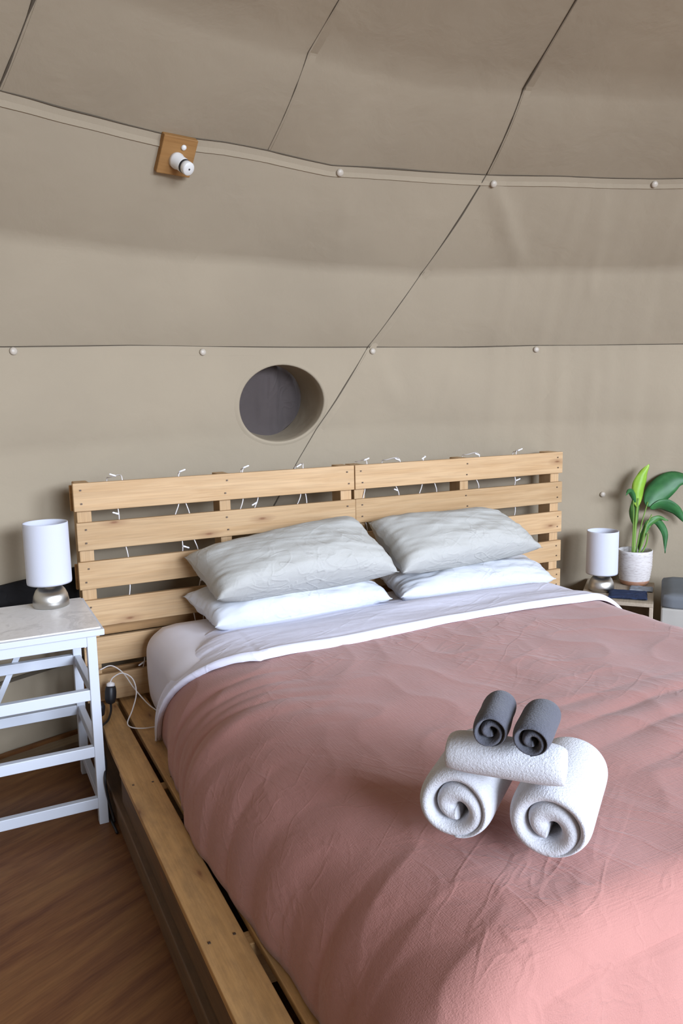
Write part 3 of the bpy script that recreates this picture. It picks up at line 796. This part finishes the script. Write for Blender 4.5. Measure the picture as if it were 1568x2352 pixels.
# ------------------------------------------------------------------ cables, plugs and string lights
def cables():
    O = Vector((.06, -.10, .25))
    t = empty('power_cord', O, 'black power cord with a round black socket, beside the headboard foot', 'cord')
    r = lambda L: [Vector(p)-O for p in L]
    d = Vector((.1, .2, .97)).normalized()
    lathe('socket', [(.008, -.035), (.016, -.030), (.0205, -.016), (.021, .010), (.019, .024), (.017, .030)], M_black, t, Vector((.072, -.085, .310))-O, 24, rot=d.to_track_quat('Z', 'Y').to_euler())
    lathe('plug', [(.013, .028), (.015, .031), (.015, .040), (.006, .046)], M_cable, t, Vector((.072, -.085, .310))-O, 20, rot=d.to_track_quat('Z', 'Y').to_euler())
    lathe('socket', [(.007, -.03), (.016, -.02), (.018, .012), (.012, .026)], M_black, t, Vector((.022, -.150, .285))-O, 24, rot=(.3, 0, 0))
    tube('cord', r([(.070, -.09, .282), (.062, -.13, .262), (.040, -.19, .2545), (.008, -.24, .252), (-.006, -.27, .20), (-.009, -.30, .12), (-.008, -.34, .06), (-.007, -.40, .010), (-.004, -.52, .006)]), .0042, M_black, t)
    tube('cord', r([(.022, -.155, .262), (.006, -.22, .252), (-.005, -.30, .225), (-.007, -.40, .20), (-.019, -.442, .165), (-.016, -.444, .11), (-.006, -.44, .05), (.0, -.45, .006)]), .0040, M_black, t)
    t2 = empty('white_cord', (.1, -.1, .25), 'thin white cord looping from the headboard foot to under the mattress', 'cord')
    O = Vector((.1, -.1, .25)); r = lambda L: [Vector(p)-O for p in L]
    tube('cord', r([(.073, -.08, .352), (.085, -.09, .375), (.115, -.11, .392), (.145, -.14, .375), (.150, -.17, .33), (.125, -.21, .285), (.098, -.25, .258), (.104, -.285, .252), (.14, -.31, .250), (.19, -.32, .250)]), .0022, M_cable, t2)
    tube('cord', r([(-.02, -.012, .49), (.015, -.014, .475), (.035, -.016, .44), (.036, -.012, .40), (.034, .015, .375)]), .0022, M_cable, t2)
    tube('cord', r([(.05, -.012, .385), (.09, -.03, .40), (.125, -.07, .378), (.15, -.13, .335), (.178, -.21, .30), (.20, -.26, .285)]), .0022, M_cable, t2)
cables()
def string_lights():
    O = Vector((1.15, .03, 1.09))
    t = empty('string_lights', O, 'white fairy light string wound around the slats of the pallet headboard', 'string lights')
    g = lambda k: (ZT-k*(S+G)-S-G, ZT-k*(S+G)-S)      # gap k: bottom, top
    V, F = [], []
    bulbs = []
    def add(P, r=.0021, k=4):
        v, f = tube_vf([p-O for p in catmull(P, k)], r, 5); n0 = len(V); V.extend(v); F.extend(tuple(i+n0 for i in q) for q in f)
    cols = [.165, .39, .43, .655, .70, .905, .925, 1.20, 1.37, 1.50, 1.57, 1.80, 2.02]
    for ci, x in enumerate(cols):
        for k in range(5):
            if k and rnd.random() < .18: continue
            a, b = g(k); s = rnd.uniform(-.012, .012); d = rnd.uniform(.003, .012)
            xx = x+.012*k+rnd.uniform(-.01, .01)
            add([Vector((xx-s, .022, a-.012)), Vector((xx-s*.4, .006+d, a+.01)), Vector((xx+s*.4, .006+d, b-.01)), Vector((xx+s, .022, b+.012))])
            if (ci*3+k) % 4 == 0: bulbs.append((Vector((xx, .004+d, (a+b)/2)), rnd.choice((-1, 1))))
    for x in (.165, .405, .665, .92, 1.215, 1.37, 1.53, 1.80, 2.05):        # loops over the top edge
        s = rnd.uniform(-.02, .02)
        add([Vector((x-s, .022, ZT-.03)), Vector((x-s, .024, ZT+.004)), Vector((x-s*.3+.008, .045, ZT+.018)), Vector((x+s, .075, ZT+.008)), Vector((x+s*1.4, .100, ZT+.003)), Vector((x+s*1.4, .1085, ZT-.03))])
        if rnd.random() < .7: bulbs.append((Vector((x-.004, .030, ZT+.016)), rnd.choice((-1, 1))))
    for k in (0, 1, 2):                                                  # lengths running behind the slats
        z = ZT-k*(S+G)-S*.5
        add([Vector((.10+.24*i, .0225, z+.02*math.sin(i*2.1+k))) for i in range(10)])
    tag(obj('cable', V, F, M_cable, t, smooth=True), kind='stuff')
    for p, sg in bulbs:
        d = Vector((sg*.9, -.25, .35*sg*rnd.choice((-1, 1)))).normalized(); v, f = lathe_vf([(.0035, 0), (.0038, .010), (.0030, .013), (.0034, .024), (.001, .027)], 8, True, True)
        R3 = d.to_track_quat('Z', 'Y').to_matrix(); obj('bulb', [R3 @ Vector(q) for q in v], f, M_bulb, t, p-O, smooth=True)
string_lights()
# loose batten and bolt on the floor behind the side table
o = obj('floor_batten', cube(.42, .07, .022), CF, wood('grey_batten', (.40, .31, .21), (.30, .22, .14), knots=False), None, (-.13, .225, .011), rot=(0, 0, .30), bevel=.002)
tag(o, 'short weathered batten lying on the floor behind the white table', 'batten')
